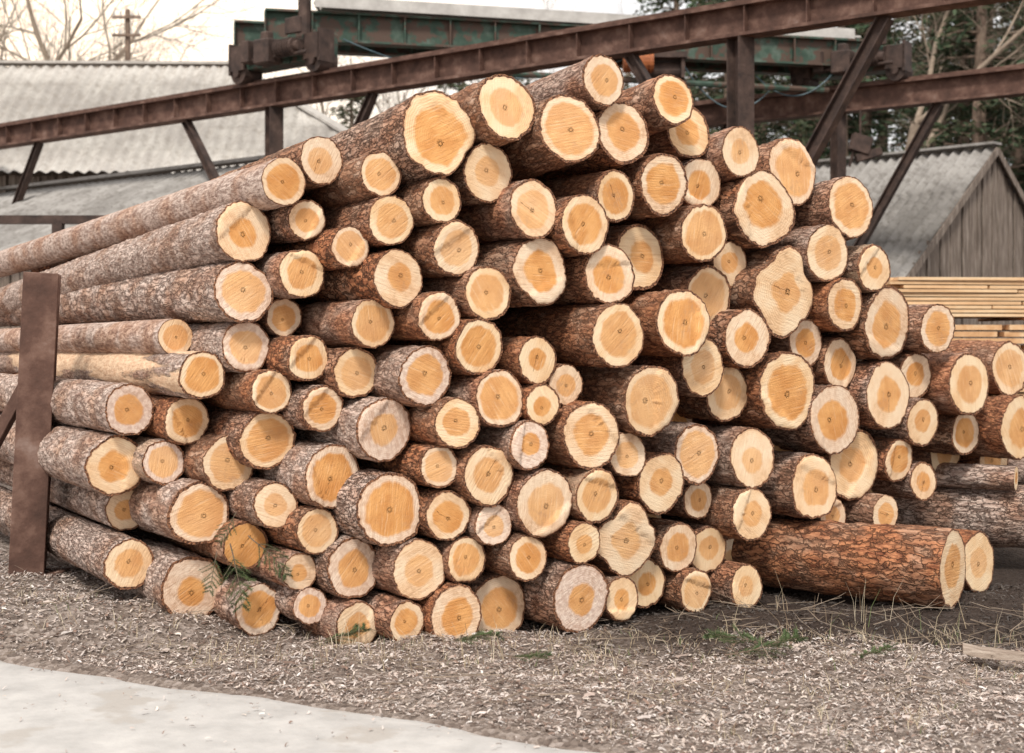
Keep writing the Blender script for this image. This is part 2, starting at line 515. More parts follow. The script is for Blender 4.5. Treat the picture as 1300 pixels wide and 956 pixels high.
    at=dict(seed=np.full(nv,seed),t=t,heart=np.full(nv,ht),grey=np.full(nv,gf),pale=np.full(nv,random.choice([0,0,.2,.4,.7])),saw=np.full(nv,random.choice([.1,.25,.4,.6])),bark=np.full(nv,bk),crack=np.full(nv,1. if (random.random()<.14 or 'q' in fl) else 0.))
    ce=add("cut_end",np_mesh("cut_end",V,q,CUT,False,at,[tri]),o)
    size="thick" if r>.185 else ("slender" if r<.125 else "medium-thick")
    bark="greyish-barked" if grey>.7 else ("reddish-barked" if red>.7 else "brown-barked")
    face="greyed sapwood around an orange heart" if gf>.42 else "fresh pale orange sawn end"
    if 'P' in fl: face="strip of bark peeled off"
    if 'q' in fl: face="squarish lobed sawn end"
    where="stacked in the timber pile"
    if center[2]<.35: where="at the foot of the pile"
    meta(o,None,"log","felled pine logs in the timber stack")
    lab=f"{size} {bark} pine log, {face}, {where}"
    if len(lab.replace('-',' ').split())>12: lab=f"{size} {bark} log with {face}"
    o["label"]=lab
    return o
specs=[]
TH=math.radians(33);uh=Vector((math.cos(TH),math.sin(TH),0));vh=Vector((-math.sin(TH),math.cos(TH),0))
for ln in LOGS.strip().split("\n"):
    a=ln.split();px,py,r=map(float,a[:3]);fl=a[3]
    Y=float(np.interp(px,DX,DY))+random.uniform(-.04,.04)
    big='L' in fl
    if 'd' in fl:Y+=.12*fl.count('d')
    if fl=='dd':Y+=.30
    if big and 'd' not in fl:Y-=.1
    if 's' in fl:Y+=.05
    if 'b' in fl:Y+=.17
    if 'f' in fl:Y-=.16
    c=loc(px,py,Y);specs.append([c,r/F*Y*1.045,fl,px,py,1.0,Vector((0,0,0))])
# let neighbouring ends settle against each other instead of overlapping
for it in range(40):
    for i in range(len(specs)):
        for j in range(i+1,len(specs)):
            A=specs[i];B=specs[j]
            if abs(A[3]-B[3])>130 or abs(A[4]-B[4])>130 or 'dd' in A[2] or 'dd' in B[2]: continue
            pa=A[0]+A[6];pb=B[0]+B[6];dv=(pb-pa).dot(vh)
            if abs(dv)>.30: continue
            du=(pb-pa).dot(uh);dz=pb.z-pa.z;dist=math.hypot(du,dz)+1e-6
            ov=(A[1]*A[5]+B[1]*B[5])*.985-dist
            if ov>0:
                n_=(uh*du+Vector((0,0,dz)))/dist
                s_=min(ov*.25,.004);A[6]-=n_*s_;B[6]+=n_*s_
                for S_ in(A,B):
                    if S_[6].length>.045:S_[6]=S_[6].normalized()*.045
                    if ov>.004: S_[5]=max(.91,S_[5]-.0025)
for c,rr,fl,px,py,k,off in specs:
    big='L' in fl
    th=math.radians(33+random.uniform(-.7,.7));pi=math.radians(random.uniform(-.4,.4))
    tp=.12
    if big: tp=.22
    if big and py>560: pi=math.radians(.5)
    if big and py<240: pi=math.radians(-1.4)
    if big and 280<py<300: pi=math.radians(-2.6);tp=.3
    L=8.2 if big else 5.2
    if 'T' in fl: L=3.4;pi=math.radians(-5.5)
    if px<500 and 'T' in fl: L=2.6;pi=math.radians(-3)
    make_log(c+off,rr*k,L,th,pi,fl,big,tp)
make_log(loc(1210,722,8.2),.226,2.9,math.radians(54),0,'r',True,.2,cut=(.0,0.))
make_log(loc(1243,714,8.7),.190,2.9,math.radians(47),0,'r',True,.1)
make_log(loc(1440,662,9.4),.215,5,math.radians(67),0,'G',True,.12)
make_log(loc(1290,607,9.5),.085,3.2,math.radians(60),0,'G',True,.1)
make_log(loc(1345,600,10.2),.12,3.6,math.radians(56),0,'G',True,.1)
make_log(loc(1390,585,10.6),.17,3.6,math.radians(60),0,'G',True,.1)

# ---------------------------------------------------------------- steel stake
st=empty("steel_stake",(-2.95,8.45,.08))
mb=MB();b0=Vector(((33-650)/F*8.45,8.45,.0));t0=Vector(((54-650)/F*8.45,8.45,EYE+(433-347)/F*8.45))
mb.ibeam(b0,t0,.2,.22,.018,up=Vector((.25,-.97,0)))
part("post",mb,RUST,st,bevel=.004)
mb=MB();mb.bar(b0+Vector((-.75,.15,.0)),b0+Vector((.0,.05,1.32)),.07,.07);part("brace",mb,RUST,st,bevel=.004)
mb=MB();mb.box(b0+Vector((0,0,.16)),(.42,.36,.03));part("base_plate",mb,RUST,st,bevel=.004)
meta(st,"rusty steel H-section stake holding back the stacked logs","steel post")

# ---------------------------------------------------------------- crane runway
L1a=Vector((-8.69,24.1,0));L1b=Vector((2.91,15.0,0));L2a=Vector((3.12,23.0,0));L2b=Vector((7.19,19.96,0))
def online(a,b,px,z):
    k=(px-650)/F;d=b-a;s=(k*a.y-a.x)/(d.x-k*d.y);p=a+d*s;return Vector((p.x,p.y,z))
z1=5.0;z2=5.2
rw=empty("crane_runway",(0,17.3,0))
d1=(L1b-L1a).normalized()
mb=MB();A=online(L1a,L1b,-60,z1);B=online(L1a,L1b,1350,z1);mb.ibeam(A,B,.26,.36,.035);mb.bar(A+Vector((0,0,.2)),B+Vector((0,0,.2)),.07,.06)
for i in range(26):
    p=A.lerp(B,(i+.5)/26);
    for sgn in(-1,1):
        nn=Vector((d1.y,-d1.x,0))*sgn;mb.box(p+nn*.07,(.09,.012,.29),Matrix.Rotation(math.atan2(nn.y,nn.x),3,'Z'))
part("runway_beam",mb,RUST,rw)
mb=MB();A2=online(L2a,L2b,560,z2);B2=online(L2a,L2b,1500,z2);mb.ibeam(A2,B2,.26,.38,.035);mb.bar(A2+Vector((0,0,.21)),B2+Vector((0,0,.21)),.07,.06)
part("runway_beam",mb,RUST,rw)
def colm(a,b,px,z,w=.22,mat=DARKST):
    p=online(a,b,px,z-.18);mb=MB();mb.ibeam(Vector((p.x,p.y,0)),p,w,w,.02,up=Vector((.5,-.85,0)));part("column",mb,mat,rw)
def brace(p,q,w=.11):
    mb=MB();mb.ibeam(p,q,w,w,.016);part("brace",mb,DARKST,rw)
colm(L1a,L1b,348,z1,.2);colm(L1a,L1b,940,z1,.21);colm(L1a,L1b,-45,z1,.2);colm(L2a,L2b,1064,z2,.17);colm(L2a,L2b,800,z2,.2);colm(L2a,L2b,1420,z2,.2)
brace(online(L1a,L1b,236,z1-.18),online(L1a,L1b,346,2.2));brace(online(L1a,L1b,474,z1-.18),online(L1a,L1b,352,1.8))
brace(online(L1a,L1b,50,z1-.18),online(L1a,L1b,-42,1.6))
brace(online(L1a,L1b,1125,z1-.18),online(L1a,L1b,943,2.2),.14)
brace(online(L1a,L1b,800,z1-.18),online(L1a,L1b,937,2.6),.12)
brace(online(L2a,L2b,1192,z2-.19),online(L2a,L2b,1068,2.5),.13);brace(online(L2a,L2b,920,z2-.19),online(L2a,L2b,1060,2.8),.12)
meta(rw,"rusty steel crane runway on braced columns behind the logs","crane runway")
# bridge crane
bc=empty("bridge_crane",(0,20,z1+.25))
def carriage(a,b,px0,px1,z,h):
    p=online(a,b,px0,z);q=online(a,b,px1,z);d=(q-p).normalized();nrm=Vector((d.y,-d.x,0));M=Matrix((d,nrm*-1,Vector((0,0,1)))).transposed()
    L=(q-p).length;c=(p+q)/2
    mb=MB();mb.box(c+Vector((0,0,.32)),(L*.8,.34,.36),M);mb.box(c+Vector((0,0,.32))+nrm*.19,(L*.55,.05,.22),M)
    for k in(-.36,-.12,.12,.36): mb.box(c+d*L*k+Vector((0,0,.32))+nrm*.19,(.04,.03,.4),M)
    ca=part("end_carriage",mb,GREEN,bc,bevel=.01)
    for k in(-.36,.36):
        w=MB();cc=c+d*L*k+Vector((0,0,.1));w.tube(cc-nrm*.1,cc+nrm*.22,.15,.15,20);w.tube(cc+nrm*.22,cc+nrm*.27,.06,.06,12);part("wheel",w,DARKST,bc)
        w=MB();w.box(cc+nrm*.24+Vector((0,0,.2)),(.3,.04,.34),M);w.box(cc+nrm*.12+d*.14*(1 if k>0 else -1)+Vector((0,0,.2)),(.04,.28,.44),M);part("bracket",w,DARKST,bc)
    mo=MB();cc=c+nrm*.36+Vector((0,0,.3))+d*L*.2;mo.tube(cc-d*.2,cc+d*.14,.11,.11,16);mo.tube(cc+d*.14,cc+d*.22,.07,.07,12)
    for i in range(6): mo.tube(cc-d*(.18-.05*i),cc-d*(.165-.05*i),.125,.125,16)
    part("motor",mo,DARKST,bc)
    gb=MB();gb.box(cc-d*.42+Vector((0,0,-.02)),(.3,.26,.34),M);gb.box(cc-d*.42+Vector((0,0,.2)),(.14,.14,.12),M);part("gearbox",gb,DARKST,bc,bevel=.02)
    gb=MB();gb.tube(cc-d*.75+Vector((0,0,-.1)),cc+d*.35+Vector((0,0,-.1)),.03,.03,8);gb.box(cc-d*.78+Vector((0,0,.02)),(.16,.2,.3),M);gb.box(cc+d*.1+Vector((0,0,.28)),(.3,.05,.22),M);part("drive_shaft",gb,DARKST,bc,bevel=.01)
    return c
c1=carriage(L1a,L1b,300,432,z1+.22,.5);c2=carriage(L2a,L2b,1003,1168,z2+.22,.5)
top=Vector((0,0,.62))
def girder(p,q,h,w=.22,mat=GREEN,n=14):
    mb=MB();mb.ibeam(p,q,w,h,.03);d=(q-p).normalized();nr=Vector((d.y,-d.x,0));M=Matrix((d,nr*-1,Vector((0,0,1)))).transposed()
    for i in range(n+1):
        c=p.lerp(q,i/n)
        mb.box(c+nr*w*.25,(.02,w*.45,h-.06),M);mb.box(c-nr*w*.25,(.02,w*.45,h-.06),M)
    part("girder",mb,mat,bc)
girder(c1+top+Vector((-.3,0,.1)),c2+Vector((.3,0,.45)),.42)
girder(c1+top+Vector((-.9,.9,.15)),c2+Vector((-.3,.9,.5)),.40)
mb=MB();p=c1+top+Vector((.4,.45,.38));q=c2+Vector((0,.45,.72));mb.bar(p,q,1.0,.03);
mb.bar(p+Vector((0,-.52,.03)),q+Vector((0,-.52,.03)),.04,.16)
for i in range(40): mb.bar(p.lerp(q,i/39)+Vector((0,-.49,.02)),p.lerp(q,i/39)+Vector((0,.5,.02)),.04,.03)
part("walkway",mb,PALE,bc)
# hoist
hc=(c1+top).lerp(c2+Vector((0,0,.5)),.62)+Vector((.15,-.05,-.32))
mb=MB();mb.box(hc+Vector((0,0,.12)),(.75,.5,.08));mb.box(hc+Vector((-.32,0,-.05)),(.05,.4,.3));mb.box(hc+Vector((.32,0,-.05)),(.05,.4,.3));mb.tube(hc+Vector((-.3,0,-.08)),hc+Vector((.3,0,-.08)),.13,.13,18)
part("hoist_drum",mb,DARKST,bc)
mb=MB();mb.tube(hc+Vector((-.55,-.25,0)),hc+Vector((-.12,-.25,0)),.14,.14,18)
for i in range(8): mb.tube(hc+Vector((-.52+.05*i,-.25,0)),hc+Vector((-.505+.05*i,-.25,0)),.16,.16,18)
part("hoist_motor",mb,ORANGE,bc)
mb=MB();mb.tube(c1+Vector((.25,.0,.2)),c1+Vector((.25,0,2.2)),.09,.09,10);part("mast",mb,DARKST,bc)
mb=MB();pp=c1+Vector((1.2,-.1,.12));qq=c2+Vector((-.4,-.1,-.1));mb.tube(pp,qq,.045,.045,8);part("conduit",mb,GREEN,bc)
def cable(p,q,sag,r=.010,n=16):
    mb=MB();pr=None
    for i in range(n+1):
        s=i/n;c=p.lerp(q,s)-Vector((0,0,sag*4*s*(1-s)))
        if pr is not None: mb.tube(pr,c,r,r,5,False)
        pr=c
    part("cable",mb,CABM,bc)
CABM=mat_simple("blue_grey_cable",[(.3,(.07,.11,.13)),(.7,(.15,.22,.25))],3,2,0,.5)
cable(hc+Vector((.3,0,.1)),c2+Vector((-1.2,-.2,.0)),.55);cable(hc+Vector((-.5,0,.1)),c1+Vector((.8,-.1,.5)),.4);cable(c2+Vector((-1.5,-.2,.1)),c2+Vector((-.3,-.2,.2)),.35)
meta(bc,"weathered green overhead bridge crane resting on rusty runway beams","crane")
pz=online(L2a,L2b,1086,4.98)+Vector((0,-.3,0))
hk=empty("hanging_hook",pz)
mb=MB();mb.tube(pz,pz-Vector((0,0,.38)),.02,.02,6);mb.box(pz-Vector((0,0,.5)),(.3,.18,.26),Matrix.Rotation(.3,3,'Y'));mb.box(pz-Vector((-.12,0,.66)),(.4,.12,.12),Matrix.Rotation(-.3,3,'Y'));mb.tube(pz-Vector((.1,0,.6)),pz-Vector((.16,0,.84)),.03,.02,6);part("hook_block",mb,DARKST,hk,bevel=.03);meta(hk,"dark steel hook block hanging from the runway beam","hook")

# ---------------------------------------------------------------- corrugated roofs
def corr(name,a0,a1,b0,b1,mat,parent,pitch=.17,amp=.028,rowlen=1.6):
    a0,a1,b0,b1=map(Vector,(a0,a1,b0,b1));L=max((a1-a0).length,(b1-b0).length);H=(b0-a0).length
    nrm=(b1-b0).cross(a0-b0).normalized()
    if nrm.z<0:nrm=-nrm
    nu=int(L/pitch*6);rows=max(2,int(round(H/rowlen)))
    E=(b1-b0).normalized();V=[]
    vv=[]
    for k in range(rows): vv+=[(k/rows+(.0006 if k else 0),-.012),((k+1)/rows,.016)]
    for (v,dz) in vv:
        l=a0.lerp(b0,v);r=a1.lerp(b1,v);sl=(l-b0).dot(E);sr=(r-b0).dot(E)
        for i in range(nu+1):
            s=L*i/nu
            s=min(max(s,sl),sr)
            base=l+E*(s-sl)
            V.append(base+nrm*(amp*math.sin(2*math.pi*s/pitch)+dz))
    V=np.array([tuple(x) for x in V]);nr=len(vv);idx=np.arange(nr*(nu+1)).reshape(nr,nu+1)
    q=np.stack([idx[:-1,:-1],idx[1:,:-1],idx[1:,1:],idx[:-1,1:]],-1).reshape(-1,4)
    me=np_mesh(name,V,q,mat,False);o=add(name,me,parent,False);return o
def plankwall(p0,p1,topf,parent,mat=PLANK,w=.15,z0=0,name="plank_wall"):
    p0=Vector(p0);p1=Vector(p1);L=(p1-p0).length;d=(p1-p0).normalized();nr=Vector((d.y,-d.x,0));M=Matrix((d,nr*-1,Vector((0,0,1)))).transposed()
    mb=MB();s=0
    while s<L-.02:
        ww=min(w*random.uniform(.75,1.2),L-s);t=topf((s+ww/2)/L)-random.uniform(0,.03)
        mb.box(p0+d*(s+ww/2)+nr*random.uniform(0,.04)+Vector((0,0,(t+z0)/2)),(ww-random.uniform(.015,.045),.025,t-z0),M@Matrix.Rotation(random.uniform(-.006,.006),3,'Y'));s+=ww
    part(name,mb,mat,parent)
# right plank shed
C=Vector((5.98,22,0));gd=Vector((.707,.707,0));rd=Vector((-.707,.707,0));hw=3.05;ez=2.5;rz=4.85
sh=empty("plank_shed",C+gd*hw+rd*2.5)
ov=rd*-.12
apex=C+gd*hw;Cr=C+gd*hw*2
sl=(rz-ez)/hw
def zz(p,z):return Vector((p.x,p.y,z))
corr("roof",zz(apex+rd*5.5,rz),zz(apex+ov,rz),zz(C+rd*5.5-gd*.25,ez-sl*.25),zz(C+ov-gd*.25,ez-sl*.25),ROOF,sh,.2,.038)
corr("roof",zz(apex+ov,rz),zz(apex+rd*5.5,rz),zz(Cr+ov+gd*.25,ez-sl*.25),zz(Cr+rd*5.5+gd*.25,ez-sl*.25),ROOF,sh,.2,.038)
gt=lambda s: ez-.06+(rz-ez)*(1-abs(2*s-1))
plankwall(C,Cr,gt,sh,w=.2);plankwall(C+rd*5.3,C+rd*.03,lambda s:ez-.08,sh);plankwall(Cr+rd*.03,Cr+rd*5.3,lambda s:ez-.08,sh);plankwall(Cr+rd*5.3,C+rd*5.3,gt,sh)
mb=MB();mb.bar(zz(C+ov-gd*.25,ez-sl*.25-.07),zz(apex+ov,rz-.07),.03,.12);mb.bar(zz(apex+ov+gd*.002,rz-.07),zz(Cr+ov+gd*.25,ez-sl*.25-.07),.03,.12);part("rake_board",mb,PLANK,sh)
mb=MB();mb.bar(zz(apex+ov,rz+.05),zz(apex+rd*5.5,rz+.05),.3,.04);part("ridge_cap",mb,ROOF,sh)
meta(sh,"weathered grey plank shed with a corrugated gable roof","shed")
# big hipped shed
bs=empty("long_shed",(-9,28,0))
Rz=7.0;R=Vector((-5.49,28.3,Rz));RL=Vector((-22,27.9,Rz));E_=Vector((-1.8,25,4.5));EL=Vector((-25.7,24.6,4.5));EB=Vector((-1.8,31.6,4.5));EBL=Vector((-25.7,31.2,4.5))
corr("roof",RL,R,EL,E_,ROOF2,bs,.22,.03,1.1);corr("roof",R+Vector((0,.02,0)),R+Vector((0,.03,0)),E_,EB,ROOF2,bs,.22,.03,1.1);corr("roof",R,RL,EB,EBL,ROOF2,bs,.22,.03,1.1)
mb=MB();mb.bar(RL+Vector((0,0,.06)),R+Vector((0,0,.06)),.35,.05);mb.bar(R+Vector((0,0,.05)),E_+Vector((0,0,.05)),.3,.05);part("ridge_cap",mb,ROOF2,bs)
plankwall((-25.3,25,0),(-2.2,25.4,0),lambda s:4.5,bs);plankwall((-2.2,25.4,0),(-2.2,31.2,0),lambda s:4.5,bs)
meta(bs,"long timber shed with a corrugated hipped roof tinted pale for haze","shed")
# lean-to
ls=empty("lean_to_shed",(-8,21,0))
ta=Vector((-2.3,20.0,4.2));dd=Vector((-.784,.62,0));fr=Vector((-.62,-.784,0));tb=ta+dd*14
ea=zz(ta+fr*3,2.8);eb=zz(tb+fr*3,2.8)
corr("roof",tb,ta,eb,ea,ROOF,ls,.2,.03)
plankwall(zz(ta,0),zz(tb,0),lambda s:4.1,ls);plankwall(zz(tb+fr*2.7+dd*0,0),zz(ta+fr*2.7,0),lambda s:2.75,ls)
mb=MB();mb.bar(ta+Vector((0,0,.06)),tb+Vector((0,0,.06)),.25,.05);part("ridge_cap",mb,ROOF,ls)
meta(ls,"low lean-to shed with a grey corrugated roof","shed")
# rail rack
pr=empty("steel_rail_rack",(-5.5,17,0))
for bx in(-60,74,175):
    mb=MB();p=loc(bx,283,17.);mb.bar(Vector((p.x,p.y,0)),p,.12,.12)
    part("post",mb,DARKST,pr)
mb=MB();mb.bar(loc(-90,279,17),loc(185,279,17),.1,.1);part("rail",mb,DARKST,pr)
meta(pr,"dark steel rail on posts beside the lean-to","rack")

# ---------------------------------------------------------------- lumber bundles
def bundle(x0,x1,y0,depth,z0,z1,th,gapped,lab,rot=.12,mat=LUMB,sp=.012,gapx=0):
    e=empty("lumber_bundle",(x0,y0,z0));mb=MB();z=z0+.03;M=Matrix.Rotation(rot,3,'Z');c0=Vector((x0,y0,0))
    def w(x,y,zc): return c0+M@Vector((x,y,0))+Vector((0,0,zc))
    L=x1-x0
    while z+th<=z1:
        y=0
        while y<depth:
            ww=random.uniform(.11,.15);dx=random.uniform(-.1,.1)
            cutx=random.uniform(.3,.6)*L
            segs=[(0,cutx-.01),(cutx+.01+gapx,L)] if y==0 else [(0,L)]
            for a_,b_ in segs:
                mb.box(w((a_+b_)/2+dx,y+ww/2+(random.uniform(-.03,.005) if y==0 else 0),z+th/2),(b_-a_,ww-.008,th-.004),M@Matrix.Rotation(random.uniform(-.008,.008),3,'Z')@Matrix.Rotation(random.uniform(-.002,.002),3,'Y'))
            y+=ww+(.03 if gapped else 0)
        z+=th+sp
    part("boards",mb,mat,e)
    for sx in(.12,.5,.88):
        bb=MB();bb.box(w(L*sx,depth/2,z0+.014),(.1,depth,.026),M);part("bearer",bb,mat,e)
    meta(e,lab,"lumber","bundles of sawn boards by the shed")
bundle(3.78,6.6,14,1.1,1.76,2.20,.034,False,"bundle of pale thin boards on top of the lumber stack",sp=.006)
bundle(4.0,6.7,14.05,1.1,1.36,1.75,.055,True,"bundle of thick orange-toned beams with open gaps",mat=LUMB2,sp=.012,gapx=.06)
bundle(3.85,6.6,14.0,1.1,.70,1.33,.04,False,"lower bundle of pale sawn boards in the stack")
bundle(3.85,6.6,14.0,1.1,.03,.68,.04,False,"bottom bundle of pale sawn boards on the ground")

# ---------------------------------------------------------------- chips, grass
def scatter(N,x0,x1,y0,y1,lmin,lmax,cols,zoff,name,seed):
    r=np.random.default_rng(seed)
    x=r.uniform(x0,x1,N);y=r.uniform(y0,y1,N)
    s=(x-PA.x)*PN.x+(y-PA.y)*PN.y
    dark=sstep((y-7.05+.2*np.sin(3*x))/.5)*sstep((x+.1)/1.)  # same painted shade: chips thinned and tinted darker by the big log
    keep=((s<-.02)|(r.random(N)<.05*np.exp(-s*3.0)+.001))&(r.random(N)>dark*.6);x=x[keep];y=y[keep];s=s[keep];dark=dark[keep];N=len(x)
    h=hgt(x,y);h=np.where(s>-.02,.014,h)
    z=h+r.uniform(.002,zoff,N)
    a=r.uniform(0,6.283,N);l=r.uniform(lmin,lmax,N)**1;w=l*r.uniform(.12,.42,N)
    tl=r.normal(0,.28,N);tw=r.normal(0,.35,N)
    ux=np.cos(a)*np.cos(tl);uy=np.sin(a)*np.cos(tl);uz=np.sin(tl)
    vx=-np.sin(a)*np.cos(tw);vy=np.cos(a)*np.cos(tw);vz=np.sin(tw)
    U=np.stack([ux,uy,uz],-1)*l[:,None]/2;Vv=np.stack([vx,vy,vz],-1)*w[:,None]/2;C=np.stack([x,y,z],-1)
    j=lambda:1+r.uniform(-.45,.45,(N,1))
    up=np.zeros((N,3));up[:,2]=l*.1
    P=np.stack([C-U*j()-Vv*j(),C-Vv*j()+up,C+U*j()-Vv*j(),C+U*j()+Vv*j(),C+Vv*j()+up,C-U*j()+Vv*j()],1)
    P[:,:,2]=np.maximum(P[:,:,2],h[:,None]+.001)
    q=np.arange(N*6).reshape(N,6);q=np.concatenate([q[:,[0,1,4,5]],q[:,[1,2,3,4]]])
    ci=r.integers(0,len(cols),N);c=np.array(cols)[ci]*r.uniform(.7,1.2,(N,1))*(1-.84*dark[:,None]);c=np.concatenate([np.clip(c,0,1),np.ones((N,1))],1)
    o=add(name,np_mesh(name,P.reshape(-1,3),q,CHIP,False,dict(tint=np.repeat(c,6,0))));meta(o,kind="stuff");return o
CC=[(.56,.47,.42),(.66,.575,.53),(.47,.37,.32),(.28,.19,.15),(.72,.65,.61),(.60,.50,.44),(.22,.15,.12),(.72,.62,.54)]
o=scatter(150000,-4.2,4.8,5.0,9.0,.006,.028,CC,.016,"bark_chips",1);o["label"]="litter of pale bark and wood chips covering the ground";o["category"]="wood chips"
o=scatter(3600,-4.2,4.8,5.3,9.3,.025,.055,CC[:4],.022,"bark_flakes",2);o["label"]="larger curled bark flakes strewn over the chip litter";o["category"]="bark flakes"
def grass():
    r=np.random.default_rng(5);V=[];Fq=[];Cc=[]
    def tuft(x,y,n,hmax,spread,lean):
        for _ in range(n):
            a=r.uniform(0,6.28);rr=abs(r.normal(0,spread));bx,by=x+math.cos(a)*rr,y+math.sin(a)*rr;h=r.uniform(.3,1)*hmax;w=r.uniform(.0010,.0022)
            if (bx-PA.x)*PN.x+(by-PA.y)*PN.y>-.03: continue
            bz=float(hgt(bx,by));b=len(V);ld=r.uniform(0,6.28);le=r.uniform(.2,1)*lean*h;dx,dy=math.cos(ld)*le,math.sin(ld)*le
            for s in(0,.5,1):
                cx,cy,cz=bx+dx*s*s,by+dy*s*s,bz+h*s*(1-.25*s*lean);ww=w*(1-s*.8)
                V.append((cx-ww,cy,cz));V.append((cx+ww,cy,cz))
            Fq.append((b,b+1,b+3,b+2));Fq.append((b+2,b+3,b+5,b+4))
            c=[(.58,.48,.33),(.46,.36,.24),(.33,.24,.16),(.64,.55,.41)][r.integers(0,4)]
            if r.random()<.10:c=(.16,.2,.08)
            Cc.extend([c+(1,)]*6)
    for _ in range(220):
        x=r.uniform(-3.2,4.2);y=np.interp(x,[-3,-.6,1.5,4.2],[7.6,6.9,7.3,7.5])+r.normal(0,.22);tuft(x,y,int(r.integers(3,8)),r.uniform(.04,.12),.07,1.1)
    for _ in range(200):
        tuft(r.uniform(.3,4.5),r.uniform(5.4,7.7),int(r.integers(4,10)),r.uniform(.04,.12),.1,1.3)
    for _ in range(55): tuft(r.uniform(1.0,4.6),r.uniform(7.1,8.2),int(r.integers(1,3)),r.uniform(.18,.38),.04,.6)
    for _ in range(40): tuft(r.uniform(-1.5,1.),r.uniform(6.6,7.1),int(r.integers(1,3)),r.uniform(.12,.28),.04,.6)
    o=add("dry_grass",np_mesh("dry_grass",np.array(V),np.array(Fq),LEAF,False,dict(tint=np.array(Cc))));meta(o,"sparse dry grass blades growing through the chips","grass",kind="stuff")
grass()
def twigs():
    r=random.Random(8);mb=MB()
    for _ in range(380):
        x=r.uniform(-3.2,4.4);y=r.uniform(6.0,8.3)
        if x>.8 and r.random()<.5: y=r.uniform(7.2,8.3)
        if (x-PA.x)*PN.x+(y-PA.y)*PN.y>-.05: continue
        p=Vector((x,y,float(hgt(x,y))+.02));a=r.uniform(0,6.28);d=Vector((math.cos(a),math.sin(a),r.uniform(-.05,.35 if x>1 else .1))).normalized();l=r.uniform(.1,.45);rad=r.uniform(.0015,.004)
        for i in range(4):
            q=p+d*l/4;mb.tube(p,q,rad*(1-i*.18),rad*(1-(i+1)*.18),4,False);d=(d+Vector((r.uniform(-.25,.25),r.uniform(-.25,.25),r.uniform(-.12,.1)))).normalized()
            if r.random()<.5:
                e=(d+Vector((r.uniform(-.8,.8),r.uniform(-.8,.8),r.uniform(0,.3)))).normalized();mb.tube(q,q+e*l*.25,rad*.6,rad*.3,4,False)
            p=q
    o=add("twig_litter",mb.mesh("twig_litter",BARE));meta(o,"thin dry twigs scattered on the chips by the logs","twigs",kind="stuff")
twigs()
# spruce sprigs
def sprig_mesh(seed,L=.34):
    r=random.Random(seed);mb=MB();nb=MB()
    def limb(p,d,l,rad,lev):
        n=8;prev=p;dr=d.copy()
        for i in range(n):
            dr=(dr+Vector((r.uniform(-.12,.12),r.uniform(-.12,.12),r.uniform(-.12,.06)))).normalized();nx=prev+dr*l/n
            mb.tube(prev,nx,rad*(1-i/n*.6),rad*(1-(i+1)/n*.6),5,False)
            for k in range(16):
                s=r.random();c=prev.lerp(nx,s);o=dr.orthogonal().normalized();o=Quaternion(dr,r.random()*6.28)@o
                t=c+(o*.8+dr*.6).normalized()*r.uniform(.012,.022);w=dr.cross(o)*.0011;b=len(nb.v)
                nb.v+= [tuple(c-w),tuple(c+w),tuple(t+w*.4),tuple(t-w*.4)];nb.f.append((b,b+1,b+2,b+3))
            if lev<1 and i>0:
                for sg in(-1,1):
                    o=Quaternion(Vector((0,1,0)),sg*r.uniform(.6,.95))@dr if lev==0 else dr
                    o=(o+Vector((0,r.uniform(-.3,.3),0))).normalized();limb(nx,o,l*(.5-.045*i)*r.uniform(.8,1.1),rad*.5,lev+1)
            prev=nx
    limb(Vector((0,0,0)),Vector((1,0,.05)).normalized(),L,.004,0)
    return mb.mesh("stem",TRUNK),nb.mesh("needles",NEED)
SP=[sprig_mesh(i) for i in range(3)]
for i,(px,py,Y,rz_,ry,sc,lb) in enumerate([(292,690,7.22,0.3,1.3,.95,1),(315,680,7.22,-.2,.8,.8,1),(300,650,7.28,.2,2.0,.5,1),(275,700,7.22,.1,1.7,.6,1),(395,806,7.15,.3,.05,.8,0),(560,820,6.95,.1,.0,.8,0),(640,832,6.85,-.3,.1,.6,0),(920,838,6.9,.15,.0,1.1,0),(990,826,7.0,2.7,.0,1.0,0),(1080,850,6.7,.4,.0,.7,0)]):
    p=loc(px,py,Y)
    if not lb:p.z=float(hgt(p.x,p.y))+.035
    e=add("spruce_sprig",SP[i%3][0]);e.location=p;e.rotation_euler=(random.uniform(-.2,.2) if lb else 1.45,ry if lb else 0,rz_);e.scale=(sc,)*3
    c=bpy.data.objects.new("needles",SP[i%3][1]);col.objects.link(c);c.parent=e
    meta(e,"green spruce sprig caught between the log ends" if lb else "broken green spruce sprig lying on the bark chips","sprig","broken spruce sprigs")
def slab():
    n=14
    me=bpy.data.meshes.new("wood_slab");V=[];Fc=[];r=random.Random(3)
    for i in range(n+1):
        x=i/n*.62;w=.05+.02*math.sin(i*.7)+r.uniform(-.006,.006);h=.035+r.uniform(-.004,.004);tz=.03*math.exp(-x*6)
        for (y,z) in((-w,0),(-w*.9,h*.8),(0,h+tz*.3),(w*.9,h*.85),(w,0)):V.append((x,y+.015*math.sin(x*6),z+tz))
    for i in range(n):
        for j in range(4):Fc.append((i*5+j,i*5+j+1,i*5+6+j,i*5+5+j))
        Fc.append((i*5+4,i*5,i*5+5,i*5+9))
    Fc.append((0,1,2,3,4)[::-1]);Fc.append(tuple(n*5+j for j in range(5)))
    me.from_pydata(V,[],Fc);me.materials.append(PLANK2);return me
PLANK2=mat_simple("weathered_slab_wood",[(.25,(.14,.10,.075)),(.5,(.33,.26,.21)),(.75,(.52,.44,.37))],9,6,.006,.9,sc=(.4,4,4))
